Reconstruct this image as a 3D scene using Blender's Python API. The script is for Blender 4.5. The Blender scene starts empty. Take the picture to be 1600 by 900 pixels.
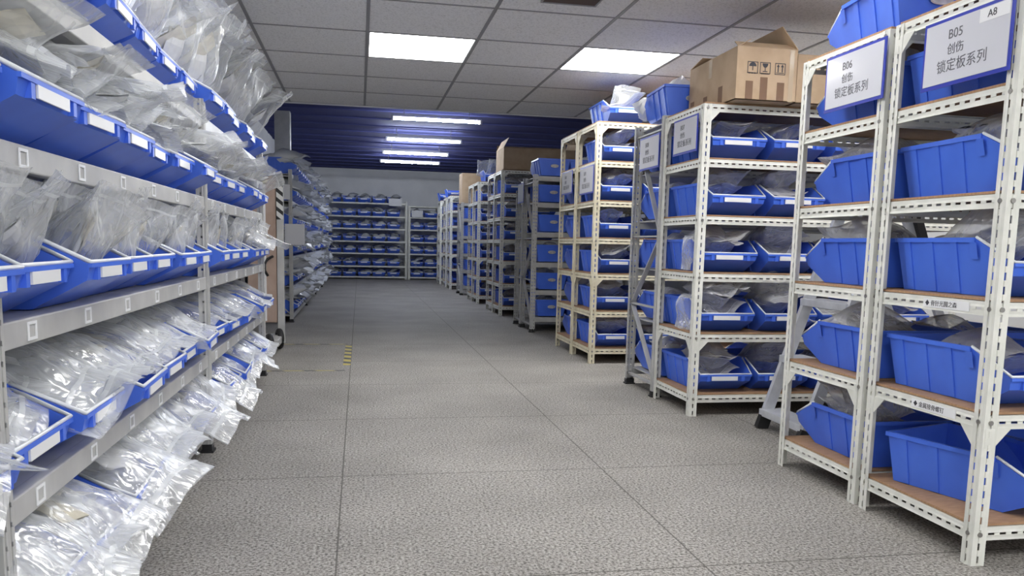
import bpy, bmesh, math, random
from mathutils import Vector, Matrix, Euler, noise
sc = bpy.context.scene
COL = sc.collection
R = math.radians
# ------------------------------------------------------------------ camera, world, exposure
YAW, PITCH, ROLL, FPX, SHY, CAMH = 0.19036, 0.124248, -0.022778, 1246.67, 88.59, 1.25
def cam_axes():
    cy, sy, cp, sp = math.cos(YAW), math.sin(YAW), math.cos(PITCH), math.sin(PITCH)
    cr, sr = math.cos(ROLL), math.sin(ROLL)
    r = Vector((cy, -sy, 0)); f = Vector((sy*cp, cy*cp, -sp)); d = f.cross(r)
    return cr*r + sr*d, -sr*r + cr*d, f
cam = bpy.data.cameras.new('camera'); co = bpy.data.objects.new('camera', cam); COL.objects.link(co)
_r, _d, _f = cam_axes()
M = Matrix.Identity(4)
for i in range(3):
    M[i][0], M[i][1], M[i][2] = _r[i], -_d[i], -_f[i]
M[2][3] = CAMH
co.matrix_world = M
cam.sensor_width = 36; cam.lens = 36*FPX/1600; cam.shift_y = SHY/1600; cam.clip_start = .02; cam.clip_end = 200
sc.camera = co
sc.view_settings.view_transform = 'Standard'; sc.view_settings.look = 'None'
sc.view_settings.gamma = 1; sc.view_settings.use_curve_mapping = False
sc.view_settings.exposure = 0.0
PANEL, TUBE, AMB = 15.5, 150.0, 1.8
w = bpy.data.worlds.new('world'); sc.world = w; w.use_nodes = True
w.node_tree.nodes['Background'].inputs[0].default_value = (.93, .96, 1, 1)
w.node_tree.nodes['Background'].inputs[1].default_value = AMB
sc.cycles.transparent_max_bounces = 20; sc.cycles.max_bounces = 8; sc.cycles.diffuse_bounces = 4; sc.cycles.glossy_bounces = 3
# ------------------------------------------------------------------ materials
def mat(name, col, rough=.5, metal=0., spec=.5):
    m = bpy.data.materials.new(name); m.use_nodes = True
    b = m.node_tree.nodes['Principled BSDF']
    b.inputs['Base Color'].default_value = (*col, 1); b.inputs['Roughness'].default_value = rough
    b.inputs['Metallic'].default_value = metal; b.inputs['Specular IOR Level'].default_value = spec
    return m
def nodes(m): return m.node_tree.nodes, m.node_tree.links, m.node_tree.nodes['Principled BSDF']
def noisy(m, scale, c0, c1, p0=.35, p1=.65, detail=4, bump=0., stretch=(1, 1, 1)):
    N, L, b = nodes(m)
    t = N.new('ShaderNodeTexCoord'); mp = N.new('ShaderNodeMapping'); mp.inputs['Scale'].default_value = stretch
    n = N.new('ShaderNodeTexNoise'); n.inputs['Scale'].default_value = scale; n.inputs['Detail'].default_value = detail
    r = N.new('ShaderNodeValToRGB'); r.color_ramp.elements[0].position = p0; r.color_ramp.elements[1].position = p1
    r.color_ramp.elements[0].color = (*c0, 1); r.color_ramp.elements[1].color = (*c1, 1)
    L.new(t.outputs['Object'], mp.inputs[0]); L.new(mp.outputs[0], n.inputs['Vector']); L.new(n.outputs['Fac'], r.inputs[0])
    L.new(r.outputs[0], b.inputs['Base Color'])
    if bump:
        u = N.new('ShaderNodeBump'); u.inputs['Strength'].default_value = bump; u.inputs['Distance'].default_value = .01
        L.new(n.outputs['Fac'], u.inputs['Height']); L.new(u.outputs[0], b.inputs['Normal'])
    return m
MB_ = {}
BLUE = noisy(mat('blue_plastic', (.05, .12, .6), .38), 3, (.052, .135, .68), (.072, .185, .80))
WHITE_PAINT = noisy(mat('white_paint', (.7, .7, .66), .45), 9, (.66, .67, .61), (.78, .78, .72), .3, .6)
CREAM_PAINT = noisy(mat('cream_paint', (.72, .66, .48), .45), 9, (.64, .58, .42), (.78, .73, .56), .3, .6)
GREY_PAINT = noisy(mat('grey_paint', (.46, .46, .45), .42), 7, (.42, .42, .415), (.50, .50, .485))
BOARD = noisy(mat('fibre_board', (.36, .2, .1), .7), 14, (.30, .17, .09), (.44, .27, .15), .3, .7, 6, 0, (1, 6, 1))
CARD = noisy(mat('cardboard', (.45, .31, .19), .8), 6, (.44, .32, .205), (.52, .385, .255))
CARD_DARK = mat('cardboard_print', (.20, .12, .075), .8)
INK = mat('ink', (.05, .05, .06), .7)
INK_SIGN = mat('sign_ink', (.13, .13, .15), .7)
PAPER = mat('paper', (.74, .75, .78), .6)
CARDW = mat('white_label', (.82, .83, .84), .35)
RIM = mat('white_rim', (.8, .83, .86), .3)
FRAME_BLUE = mat('sign_frame_blue', (.03, .05, .42), .3)
BLACK = mat('black_rubber', (.015, .015, .017), .6)
STEEL = mat('bolt_steel', (.35, .34, .32), .4, .8)
ALU = noisy(mat('aluminium', (.60, .62, .66), .38, .35), 12, (.56, .58, .62), (.66, .68, .72))
DARKVOID = mat('vent_dark', (.09, .06, .055), .8)
PACK_GREY = noisy(mat('packet_grey', (.5, .5, .5), .5), 20, (.42, .42, .43), (.6, .6, .61))
PACK_CREAM = noisy(mat('packet_card', (.62, .58, .46), .6), 20, (.56, .52, .42), (.66, .62, .5))
PACK_WHITE = noisy(mat('packet_white', (.74, .75, .75), .5), 16, (.66, .67, .68), (.78, .79, .79))
ROOFM = mat('navy_deck', (.062, .070, .20), .85, 0, .1)
WALLM = noisy(mat('wall_paint', (.6, .61, .63), .8), 2, (.74, .75, .77), (.80, .81, .83))

def mathn(N, L, op, a, b=None, c=None):
    n = N.new('ShaderNodeMath'); n.operation = op
    for i, x in enumerate((a, b, c)):
        if x is None: continue
        if isinstance(x, (int, float)): n.inputs[i].default_value = x
        else: L.new(x, n.inputs[i])
    return n.outputs[0]
def film(name, tint, a0, a1, rough=.24, bumpst=.62, sc_=4.6, ior=1.40):
    m = bpy.data.materials.new(name); m.use_nodes = True
    N, L, b = nodes(m); out = N['Material Output']
    b.inputs['Base Color'].default_value = (*tint, 1); b.inputs['Roughness'].default_value = .6
    b.inputs['Specular IOR Level'].default_value = 0
    t = N.new('ShaderNodeTexCoord')
    mp = N.new('ShaderNodeMapping'); mp.inputs['Scale'].default_value = (.8, 1.25, 1)
    L.new(t.outputs['Object'], mp.inputs[0])
    hs = []
    for sc2, dist in ((sc_, .9), (sc_*2.6, .7)):
        v = N.new('ShaderNodeTexNoise'); v.inputs['Scale'].default_value = sc2; v.inputs['Detail'].default_value = 1.2; v.inputs['Distortion'].default_value = dist
        L.new(mp.outputs[0], v.inputs['Vector'])
        x = mathn(N, L, 'SUBTRACT', v.outputs['Fac'], .5); x = mathn(N, L, 'ABSOLUTE', x); hs.append(x)      # sharp creases
    h = mathn(N, L, 'MULTIPLY_ADD', hs[1], .40, hs[0])
    u = N.new('ShaderNodeBump'); u.inputs['Strength'].default_value = bumpst; u.inputs['Distance'].default_value = .06
    L.new(h, u.inputs['Height']); L.new(u.outputs[0], b.inputs['Normal'])
    f = N.new('ShaderNodeLayerWeight'); f.inputs['Blend'].default_value = .4
    L.new(u.outputs[0], f.inputs['Normal'])
    mr = N.new('ShaderNodeMapRange'); mr.inputs['To Min'].default_value = a0; mr.inputs['To Max'].default_value = a1
    L.new(f.outputs['Facing'], mr.inputs['Value']); L.new(mr.outputs[0], b.inputs['Alpha'])
    g = N.new('ShaderNodeBsdfGlossy'); g.inputs['Roughness'].default_value = rough; g.inputs['Color'].default_value = (1, 1, 1, 1); L.new(u.outputs[0], g.inputs['Normal'])
    fr = N.new('ShaderNodeFresnel'); fr.inputs['IOR'].default_value = ior; L.new(u.outputs[0], fr.inputs['Normal'])
    ff = mathn(N, L, 'MINIMUM', fr.outputs[0], .15)
    mx = N.new('ShaderNodeMixShader'); L.new(ff, mx.inputs[0]); L.new(b.outputs[0], mx.inputs[1]); L.new(g.outputs[0], mx.inputs[2]); L.new(mx.outputs[0], out.inputs['Surface'])
    return m
FILM = film('clear_film', (.80, .83, .85), .12, .60)
FILM_DULL = film('dull_film', (.80, .80, .81), .18, .70, .13)
ZIPM = film('zip_strip', (.84, .87, .89), .30, .75, .2, .2)
FILM_FAR = mat('far_film', (.66, .68, .70), .2)

def floor_material():
    m = mat('terrazzo', (.4, .39, .37), .72, 0, .25); N, L, b = nodes(m)
    t = N.new('ShaderNodeTexCoord'); s = N.new('ShaderNodeSeparateXYZ'); L.new(t.outputs['Object'], s.inputs[0])
    v = N.new('ShaderNodeTexNoise'); v.inputs['Scale'].default_value = 80; v.inputs['Detail'].default_value = 2.5; v.inputs['Roughness'].default_value = .7
    L.new(t.outputs['Object'], v.inputs['Vector'])
    r = N.new('ShaderNodeValToRGB'); e = r.color_ramp.elements
    e[0].position = .36; e[0].color = (.085, .080, .074, 1); e[1].position = .52; e[1].color = (.32, .303, .28, 1)
    e2 = r.color_ramp.elements.new(.66); e2.color = (.46, .445, .42, 1)
    L.new(v.outputs['Fac'], r.inputs[0])
    d = N.new('ShaderNodeTexNoise'); d.inputs['Scale'].default_value = 1.3; d.inputs['Detail'].default_value = 5
    L.new(t.outputs['Object'], d.inputs['Vector'])
    dr = N.new('ShaderNodeMapRange'); dr.inputs['From Min'].default_value = .3; dr.inputs['From Max'].default_value = .7
    dr.inputs['To Min'].default_value = .8; dr.inputs['To Max'].default_value = 1.08; L.new(d.outputs['Fac'], dr.inputs['Value'])
    def joint(o, off, pitch, wdt):
        x = mathn(N, L, 'ADD', o, -off + pitch*40); x = mathn(N, L, 'MODULO', x, pitch)
        x = mathn(N, L, 'SUBTRACT', x, pitch/2); x = mathn(N, L, 'ABSOLUTE', x)
        return mathn(N, L, 'GREATER_THAN', x, pitch/2 - wdt)
    j1 = joint(s.outputs['X'], -.09, 1.44, .004); j2 = joint(s.outputs['Y'], 2.84, 1.405, .0045)
    j = mathn(N, L, 'MAXIMUM', j1, j2); j = mathn(N, L, 'MULTIPLY', j, .72)
    mx = N.new('ShaderNodeMixRGB'); mx.blend_type = 'MULTIPLY'; mx.inputs[0].default_value = 1
    L.new(r.outputs[0], mx.inputs[1]); L.new(dr.outputs[0], mx.inputs[2])
    m2 = N.new('ShaderNodeMixRGB'); L.new(j, m2.inputs[0]); L.new(mx.outputs[0], m2.inputs[1]); m2.inputs[2].default_value = (.06, .055, .05, 1)
    L.new(m2.outputs[0], b.inputs['Base Color'])
    return m
FLOORM = floor_material()
def ceil_material():
    m = mat('ceiling_tile', (.55, .55, .55), .9); N, L, b = nodes(m)
    t = N.new('ShaderNodeTexCoord')
    v = N.new('ShaderNodeTexNoise'); v.inputs['Scale'].default_value = 70; v.inputs['Detail'].default_value = 3
    L.new(t.outputs['Object'], v.inputs['Vector'])
    r = N.new('ShaderNodeValToRGB'); e = r.color_ramp.elements
    e[0].position = .32; e[0].color = (.68, .68, .68, 1); e[1].position = .5; e[1].color = (.88, .88, .885, 1)
    L.new(v.outputs['Fac'], r.inputs[0]); L.new(r.outputs[0], b.inputs['Base Color'])
    return m
CEILM = ceil_material()
TBAR = mat('ceiling_grid', (.30, .30, .31), .5)
def emit(name, col, s):
    m = bpy.data.materials.new(name); m.use_nodes = True; N, L, b = nodes(m)
    b.inputs['Base Color'].default_value = (.9, .9, .9, 1)
    b.inputs['Emission Color'].default_value = (*col, 1); b.inputs['Emission Strength'].default_value = s
    return m
PANEL_E = emit('panel_light', (1, .985, .96), PANEL); TUBE_E = emit('tube_light', (.90, .95, 1), TUBE)
def stripes(name, c0, c1, pitch, ax, ay):
    m = mat(name, c0, .5); N, L, b = nodes(m)
    t = N.new('ShaderNodeTexCoord'); s = N.new('ShaderNodeSeparateXYZ'); L.new(t.outputs['Object'], s.inputs[0])
    d = N.new('ShaderNodeVectorMath'); d.operation = 'DOT_PRODUCT'; L.new(t.outputs['Object'], d.inputs[0]); d.inputs[1].default_value = (ax[0], ax[1], ax[2])
    x = mathn(N, L, 'ADD', d.outputs['Value'], pitch*60); x = mathn(N, L, 'MODULO', x, pitch); x = mathn(N, L, 'GREATER_THAN', x, pitch*ay)
    mx = N.new('ShaderNodeMixRGB'); L.new(x, mx.inputs[0]); mx.inputs[1].default_value = (*c0, 1); mx.inputs[2].default_value = (*c1, 1)
    L.new(mx.outputs[0], b.inputs['Base Color']); return m
HAZ_BW = stripes('hazard_black_white', (.62, .62, .60), (.02, .02, .02), .105, (.8, 0, 1), .55)
HAZ_BY = stripes('hazard_black_yellow', (.45, .36, .05), (.03, .03, .03), .29, (.6, 1, 0), .55)
TAPE_BY = stripes('worn_tape', (.42, .36, .13), (.05, .05, .045), .30, (1, 1, 0), .6)

# ------------------------------------------------------------------ builders
class MB:
    def __init__(s): s.v = []; s.f = []
    def quad(s, a, b, c, d): n = len(s.v); s.v += [Vector(x) for x in (a, b, c, d)]; s.f.append((n, n+1, n+2, n+3)); return s
    def poly(s, pts): n = len(s.v); s.v += [Vector(p) for p in pts]; s.f.append(tuple(range(n, n+len(pts)))); return s
    def box(s, x0, x1, y0, y1, z0, z1, m=None):
        n = len(s.v)
        p = [Vector((x, y, z)) for z in (z0, z1) for y in (y0, y1) for x in (x0, x1)]
        s.v += [m @ q for q in p] if m else p
        for f in ((0, 2, 3, 1), (4, 5, 7, 6), (0, 1, 5, 4), (2, 6, 7, 3), (0, 4, 6, 2), (1, 3, 7, 5)): s.f.append(tuple(n+i for i in f))
        return s
    def bar(s, a, b, w, h, up=(0, 0, 1)):
        a, b = Vector(a), Vector(b); d = (b-a); l = d.length; d.normalize(); u = Vector(up); sd = d.cross(u)
        if sd.length < 1e-4: sd = d.cross(Vector((1, 0, 0)))
        sd.normalize(); u = sd.cross(d)
        m = Matrix((( d.x, sd.x, u.x, a.x), (d.y, sd.y, u.y, a.y), (d.z, sd.z, u.z, a.z), (0, 0, 0, 1)))
        return s.box(0, l, -w/2, w/2, -h/2, h/2, m)
    def tube(s, pts, r, n=8, closed=False):
        pts = [Vector(p) for p in pts]; rings = []; k = len(pts)
        for i, p in enumerate(pts):
            d = (pts[(i+1) % k]-pts[i-1]) if closed else pts[min(i+1, k-1)]-pts[max(i-1, 0)]
            d.normalize(); a = d.orthogonal() if abs(d.z) > .95 else d.cross(Vector((0, 0, 1))); a.normalize(); b = d.cross(a)
            base = len(s.v); s.v += [p + r*(math.cos(2*math.pi*j/n)*a + math.sin(2*math.pi*j/n)*b) for j in range(n)]; rings.append(base)
        for i in range(k if closed else k-1):
            A, B = rings[i], rings[(i+1) % k]
            for j in range(n): s.f.append((A+j, A+(j+1) % n, B+(j+1) % n, B+j))
        if not closed: s.f.append(tuple(rings[0]+j for j in range(n))[::-1]); s.f.append(tuple(rings[-1]+j for j in range(n)))
        return s
    def cyl(s, a, b, r, n=20): return s.tube([a, b], r, n)
    def slotted(s, o, d, w_, L, W, pitch=.054, sl=.03, sw=.010):
        o, d, w_ = Vector(o), Vector(d), Vector(w_); P = lambda x, y: o + d*x + w_*y
        y0, y1 = (W-sw)/2, (W+sw)/2
        s.quad(P(0, 0), P(L, 0), P(L, y0), P(0, y0)); s.quad(P(0, y1), P(L, y1), P(L, W), P(0, W))
        n = max(1, int(L/pitch)); p = L/n; g = p - sl; x = 0
        s.quad(P(0, y0), P(g/2, y0), P(g/2, y1), P(0, y1))
        for k in range(n):
            a = g/2 + k*p + sl; b = a + g if k < n-1 else L
            s.quad(P(a, y0), P(b, y0), P(b, y1), P(a, y1))
        return s
    def mesh(s, name, m, smooth=False, solid=0, bevel=0, weld=True):
        me = bpy.data.meshes.new(name); bm = bmesh.new()
        vs = [bm.verts.new(v) for v in s.v]
        for f in s.f:
            try: bm.faces.new([vs[i] for i in f])
            except ValueError: pass
        if weld: bmesh.ops.remove_doubles(bm, verts=bm.verts, dist=1e-5)
        bmesh.ops.recalc_face_normals(bm, faces=bm.faces)
        if solid: bmesh.ops.solidify(bm, geom=bm.faces[:], thickness=solid)
        if bevel:
            es = [e for e in bm.edges if len(e.link_faces) == 2 and e.calc_face_angle(0) > .6]
            bmesh.ops.bevel(bm, geom=es, offset=bevel, segments=2, affect='EDGES', profile=.5)
        bm.to_mesh(me); bm.free(); me.materials.append(m)
        if smooth: me.shade_smooth()
        return me
def obj(name, me, parent=None, loc=(0, 0, 0), rot=(0, 0, 0)):
    o = bpy.data.objects.new(name, me); COL.objects.link(o)
    if parent: o.parent = parent
    o.location = loc; o.rotation_euler = rot
    return o
def tag(o, label=None, cat=None, group=None, kind=None):
    for k, v in (('label', label), ('category', cat), ('group', group), ('kind', kind)):
        if v: o[k] = v
        elif k in o: del o[k]
    return o
def copy_tree(o, parent=None):
    c = o.copy(); COL.objects.link(c)
    if parent: c.parent = parent
    for ch in KIDS.get(o.name, list(o.children)): copy_tree(ch, c)
    return c
KIDS = {}
def struct(name, me, loc=(0, 0, 0)): return tag(obj(name, me, None, loc), kind='structure')
def empty(name, loc=(0, 0, 0), rz=0): return obj(name, None, None, loc, (0, 0, rz))
ORD = ['first', 'second', 'third', 'fourth', 'fifth', 'sixth', 'seventh', 'eighth', 'ninth', 'tenth', 'eleventh', 'twelfth', 'thirteenth', 'fourteenth']

# ------------------------------------------------------------------ room
ZC, ZR, YE, YEDGE, XL, XR = 3.05, 3.74, 28.6, 11.12, -2.1, 6.2
struct('floor', MB().box(XL, XR, -4, YE, -.12, 0).mesh('floor', FLOORM))
struct('wall_left', MB().box(XL-.15, XL, -4, YE, 0, ZR+.3).mesh('wall', WALLM))
struct('wall_right', MB().box(XR, XR+.15, -4, YE, 0, ZR+.3).mesh('wall', WALLM))
struct('wall_far', MB().box(XL-.15, XR+.15, YE, YE+.15, 0, ZR+.3).mesh('wall', WALLM))
struct('wall_behind', MB().box(XL-.15, XR+.15, -4.15, -4, 2.75, ZR+.3).mesh('wall', WALLM))   # unseen; gap below it is added to let world light brighten the ceiling
# drop ceiling with openings for panels
TX = [.07 + .963*k for k in range(-3, 7)]; TY = [YEDGE - .962*k for k in range(0, 16)]
def tile_is_panel(i, j):
    return TX[i] in (TX[3], TX[5], TX[1], TX[7]) and j in (4, 8, 12) and not (j == 4 and i == 1)
mb = MB()
panel_spots = []
for j in range(1, 16):
    for i in range(-1, len(TX)):
        x0 = TX[i] if i >= 0 else XL; x1 = TX[i+1] if i+1 < len(TX) else XR
        x0, x1 = max(x0, XL), min(x1, XR)
        if x1 - x0 < .02: continue
        y0, y1 = TY[j], TY[j-1]
        if i >= 0 and tile_is_panel(i, j) : panel_spots.append((x0, x1, y0, y1)); continue
        mb.box(x0, x1, y0, y1, ZC, ZC+.015)
struct('ceiling', mb.mesh('ceiling', CEILM))
mb = MB()
for x in TX:
    if XL < x < XR: mb.box(x-.014, x+.014, TY[-1], YEDGE, ZC-.006, ZC+.02)
for y in TY: mb.box(XL, XR, y-.010, y+.010, ZC-.005, ZC+.02)
struct('trim_1', mb.mesh('ceiling_grid', TBAR))
struct('trim_2', MB().box(XL, XR, YEDGE, YEDGE+.03, ZC-.02, ZR).mesh('ceiling_edge', PAPER))
for n, (x0, x1, y0, y1) in enumerate(panel_spots):
    t = empty('ceiling_panel_light', ((x0+x1)/2, (y0+y1)/2, ZC))
    seen = y1 > 5
    lab = ('square ceiling light panel above the main aisle floor' if x0 < 1 else 'square ceiling light panel over the racks, above the printed carton') if seen else 'square ceiling light panel behind the viewpoint'
    tag(t, lab, 'ceiling light', 'recessed ceiling light panels')
    hx, hy = (x1-x0)/2-.014, (y1-y0)/2-.014
    obj('diffuser', MB().box(-hx+.01, hx-.01, -hy+.01, hy-.01, .002, .012).mesh('diffuser', PANEL_E), t)
    f = MB().box(-hx, -hx+.01, -hy, hy, -.004, .015).box(hx-.01, hx, -hy, hy, -.004, .015).box(-hx, hx, -hy, -hy+.01, -.004, .015).box(-hx, hx, hy-.01, hy, -.004, .015)
    obj('frame', f.mesh('frame', CARDW), t)
# air vent in the drop ceiling, at the top edge of the frame
t = tag(empty('ceiling_vent', (1.53, 5.82, ZC)), 'dark brown square vent cut into the drop ceiling', 'vent')
obj('grille', MB().box(-.2, .2, -.2, .2, -.012, -.004).mesh('grille', DARKVOID), t)
f = MB()
for s in (-1, 1): f.box(s*.2-.012*(s < 0), s*.2+.012*(s > 0), -.212, .212, -.018, -.004); f.box(-.2, .2, s*.2-.012*(s < 0), s*.2+.012*(s > 0), -.018, -.004)
obj('frame', f.mesh('frame', TBAR), t)
# navy deck roof
prof = []
y = YEDGE + .03
while y < YE - 1.2:
    prof += [(y, ZR), (y+.70, ZR), (y+.715, ZR-.022), (y+.755, ZR-.022), (y+.77, ZR)]; y += 1.0
prof.append((YE, ZR))
mb = MB()
for a, b in zip(prof, prof[1:]): mb.quad((XL, a[0], a[1]), (XR, a[0], a[1]), (XR, b[0], b[1]), (XL, b[0], b[1]))
struct('ceiling_deck', mb.mesh('deck', ROOFM))
struct('ceiling_cap', MB().box(XL, XR, -4, YE, ZR+.2, ZR+.3).mesh('cap', ROOFM))
for n, y in enumerate((15.15, 18.2, 20.9, 23.2)):
    t = tag(empty('tube_light', (1.41, y, ZR-.24)), 'white fluorescent tube hanging under the navy roof, %s from the drop ceiling' % ORD[n], 'tube light', 'tube lights under the navy roof')
    obj('tube', MB().cyl((-.8, 0, 0), (.8, 0, 0), .019, 14).mesh('tube', TUBE_E, True), t)
    obj('housing', MB().box(-.84, .84, -.022, .022, .034, .06).box(-.84, -.80, -.03, .03, -.03, .03).box(.80, .84, -.03, .03, -.03, .03).mesh('housing', CARDW), t)
    obj('hanger', MB().cyl((-.6, 0, .06), (-.6, 0, .24), .006).mesh('hanger', STEEL), t)
    obj('hanger', MB().cyl((.6, 0, .06), (.6, 0, .24), .006).mesh('hanger', STEEL), t)
struct('trim_3', MB().box(-1.62, -1.33, 16.5, 16.8, 0, ZR).mesh('column', GREY_PAINT))   # steel column behind the left racks
# hazard tape on the floor
t = tag(empty('floor_marking', (-.12, 7.85, 0)), 'worn black and yellow tape rectangle stuck on the floor by the left rack', 'floor marking')
obj('tape_strip', MB().box(-.045, .03, .35, 1.95, 0, .0015).mesh('tape', HAZ_BY), t)
obj('tape_strip', MB().box(-1.2, -.02, -.02, .02, 0, .0012).mesh('tape', TAPE_BY), t)
obj('tape_strip', MB().box(-1.2, -.02, 2.02, 2.06, 0, .0012).mesh('tape', TAPE_BY), t)

# ------------------------------------------------------------------ storage bins (front towards +x, base centred on y)
BL, BW, BH, FLAT = .70, .46, .235, .50
def make_bin(name='storage_bin'):
    L, H = BL, BH
    def hw(z): return .185 + (BW/2-.185)*z/H          # half width grows upward
    prof = [(.015, 0), (0, H), (FLAT, H), (L, .135), (L-.012, .088), (FLAT+.03, 0)]
    m = MB()
    for s in (-1, 1):
        m.poly([(x, s*hw(z), z) for x, z in (prof if s > 0 else prof[::-1])])
    def strip(a, b):
        m.quad((a[0], -hw(a[1]), a[1]), (a[0], hw(a[1]), a[1]), (b[0], hw(b[1]), b[1]), (b[0], -hw(b[1]), b[1]))
    strip(prof[0], prof[1]); strip(prof[5], prof[0]); strip(prof[4], prof[5]); strip(prof[3], prof[4])
    me0 = m.mesh('bin_shell', BLUE, solid=.006)
    m2 = MB(); m2.v = [v.co.copy() for v in me0.vertices]; m2.f = [tuple(p.vertices) for p in me0.polygons]
    for s in (-1, 1):                                     # rim flange and ribs
        m2.box(0, FLAT+.005, s*BW/2-.006, s*BW/2+.010, H-.016, H+.004)
        for x in (.075, .225, .375):
            def P(x_, z, o): return (x_, s*(hw(z)+o), z)
            a, b = x-.022, x+.022
            m2.quad(P(a, .004, .006), P(b, .004, .006), P(b, H-.014, .006), P(a, H-.014, .006))
            m2.quad(P(a, .004, 0), P(a, .004, .006), P(a, H-.014, .006), P(a, H-.014, 0)); m2.quad(P(b, .004, 0), P(b, .004, .006), P(b, H-.014, .006), P(b, H-.014, 0))
        m2.quad((FLAT-.02, s*(hw(H)+.008), H-.016), (FLAT+.02, s*(hw(H)+.008), H-.016), (FLAT+.02, s*(hw(.15)+.008), .15), (FLAT-.02, s*(hw(.15)+.008), .15))
    m2.box(-.010, .006, -BW/2-.006, BW/2+.006, H-.016, H+.004)
    m2.box(L-.006, L+.006, -hw(.135), hw(.135), .126, .138)
    for y in (-.14, .14): m2.box(L-.014, L+.004, y-.012, y+.012, .088, .130)
    o = obj(name, m2.mesh('storage_bin', BLUE, weld=False))
    h = .235
    r = MB().tube([(FLAT+.005, -hw(H)+.004, H+.006), (L, -hw(.135)+.004, .143), (L, hw(.135)-.004, .143), (FLAT+.005, hw(H)-.004, H+.006)], .0065, 6)
    obj('lip_rim', r.mesh('lip_rim', RIM, True), o)['label'] = 'white edging along the open front'
    c = MB(); c.box(L+.0, L+.006, -.115, .095, .094, .126)
    obj('label_card', c.mesh('label_card', CARDW), o)['label'] = 'white label card'
    e = MB(); n = 18  # solid oval; its pale grey stands in for the lit bin interior
    ring = [(-.004 - 0, .055*math.cos(2*math.pi*k/n), .135+.020*math.sin(2*math.pi*k/n)) for k in range(n)]
    e.poly(ring); 
    e.tube([(p[0]-.002, p[1], p[2]) for p in ring], .005, 6, True)
    obj('lit_hole_disc', e.mesh('lit_hole_disc', PACK_GREY), o)['label'] = 'pale oval disc painted as a lit finger hole'
    KIDS[o.name] = list(o.children)
    return o
BIN = make_bin()
_bin_used = [False]
def bin_at(x, y, z, rz, label, group, tilt=0, kids=True):
    """x, y: middle of the bin's footprint"""
    if _bin_used[0]:
        o = BIN.copy(); COL.objects.link(o)
        for ch in KIDS[BIN.name]:
            c = ch.copy(); COL.objects.link(c); c.parent = o
    else: o = BIN; _bin_used[0] = True
    o.rotation_euler = (0, tilt, rz)
    o.location = (x - .35*math.cos(rz), y - .35*math.sin(rz), z)
    return tag(o, label, 'storage bin', group)

# ------------------------------------------------------------------ zip bags (bottom at x=0, mouth at x=l, width along y)
def bag_profile(seed, w, l, t, droop, peak):
    rnd = random.Random(seed); off = Vector((rnd.random()*50, rnd.random()*50, rnd.random()*50)); ph = rnd.random()*6; tw = rnd.uniform(-.25, .25)
    def ridge(p): 
        a = 0; f = 1; amp = 1
        for k in range(3): a += amp*(1-2*abs(noise.noise(p*f))); f *= 2.1; amp *= .55
        return a/1.9
    def S(u, v, side):
        s = min(1., v/.86); pr = max(0, (s**peak)*(1-s**2.4))*2.0
        ed = max(0, (1-abs(u)**2.4))**.7
        q = Vector((v*l, u*w/2, side*.31))
        c = ridge(q*6.5 + off)
        hgt = t*pr*ed + (.034*(c*.6+.15))*ed*min(1, v*8)*(1-.65*max(0, (v-.8)/.2))
        x = v*l*(1-.04*pr) + .012*noise.noise(Vector((u*2, v*2, 9))+off)
        y = u*w/2*(1-.13*pr) + .018*noise.noise(Vector((u*1.5, v*3, 5))+off)
        cen = -droop*l*v*v + .035*noise.noise(Vector((u*1.3, v*2.2, 1))+off)*(.3+v) + .022*math.sin(2.6*u+ph)*v*v + tw*u*w*.5*v
        return Vector((x, y, cen + side*hgt))
    return S
def bag_meshes(seed, w, l, t, droop, peak, nu=22, nv=26):
    S = bag_profile(seed, w, l, t, droop, peak); m = MB()
    for side in (1, -1):
        b = len(m.v)
        for j in range(nv+1):
            for i in range(nu+1): m.v.append(S(2*i/nu-1, j/nv, side if 0 < i < nu and 0 < j < nv else side*(1 if j == nv and 0 < i < nu else 0)))
        for j in range(nv):
            for i in range(nu):
                q = b + j*(nu+1)+i; f = (q, q+1, q+nu+2, q+nu+1); m.f.append(f if side > 0 else f[::-1])
    zp = MB(); k = 14
    for side in (1, -1):
        for i in range(k):
            u0, u1 = -.96+1.92*i/k, -.96+1.92*(i+1)/k; o = Vector((0, 0, side*.003))
            zp.quad(S(u0, .865, side)+o, S(u1, .865, side)+o, S(u1, .892, side)+o, S(u0, .892, side)+o)
    return m, zp
def packet_mesh(seed, a, b, c, mt):
    rnd = random.Random(seed); m = MB(); n = 6
    for side in (1, -1):
        base = len(m.v)
        for j in range(n+1):
            for i in range(n+1):
                u, v = 2*i/n-1, 2*j/n-1
                e = (1-u**4)*(1-v**4)
                m.v.append(Vector((u*a/2, v*b/2, side*c/2*e + .012*noise.noise(Vector((u*1.5+seed, v*1.5, side))))))
        for j in range(n):
            for i in range(n): q = base+j*(n+1)+i; m.f.append((q, q+1, q+n+2, q+n+1) if side > 0 else (q, q+n+1, q+n+2, q+1))
    return m.mesh('packet', mt)
PACKS = [packet_mesh(1, .20, .15, .05, PACK_WHITE), packet_mesh(2, .24, .12, .03, PACK_CREAM), packet_mesh(3, .16, .16, .05, PACK_GREY), packet_mesh(4, .22, .18, .035, PACK_WHITE)]
PACKS_D = [packet_mesh(5, .2, .15, .05, PACK_GREY), packet_mesh(6, .2, .1, .03, PACK_CREAM), packet_mesh(7, .18, .14, .05, PACK_GREY)]
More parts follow.
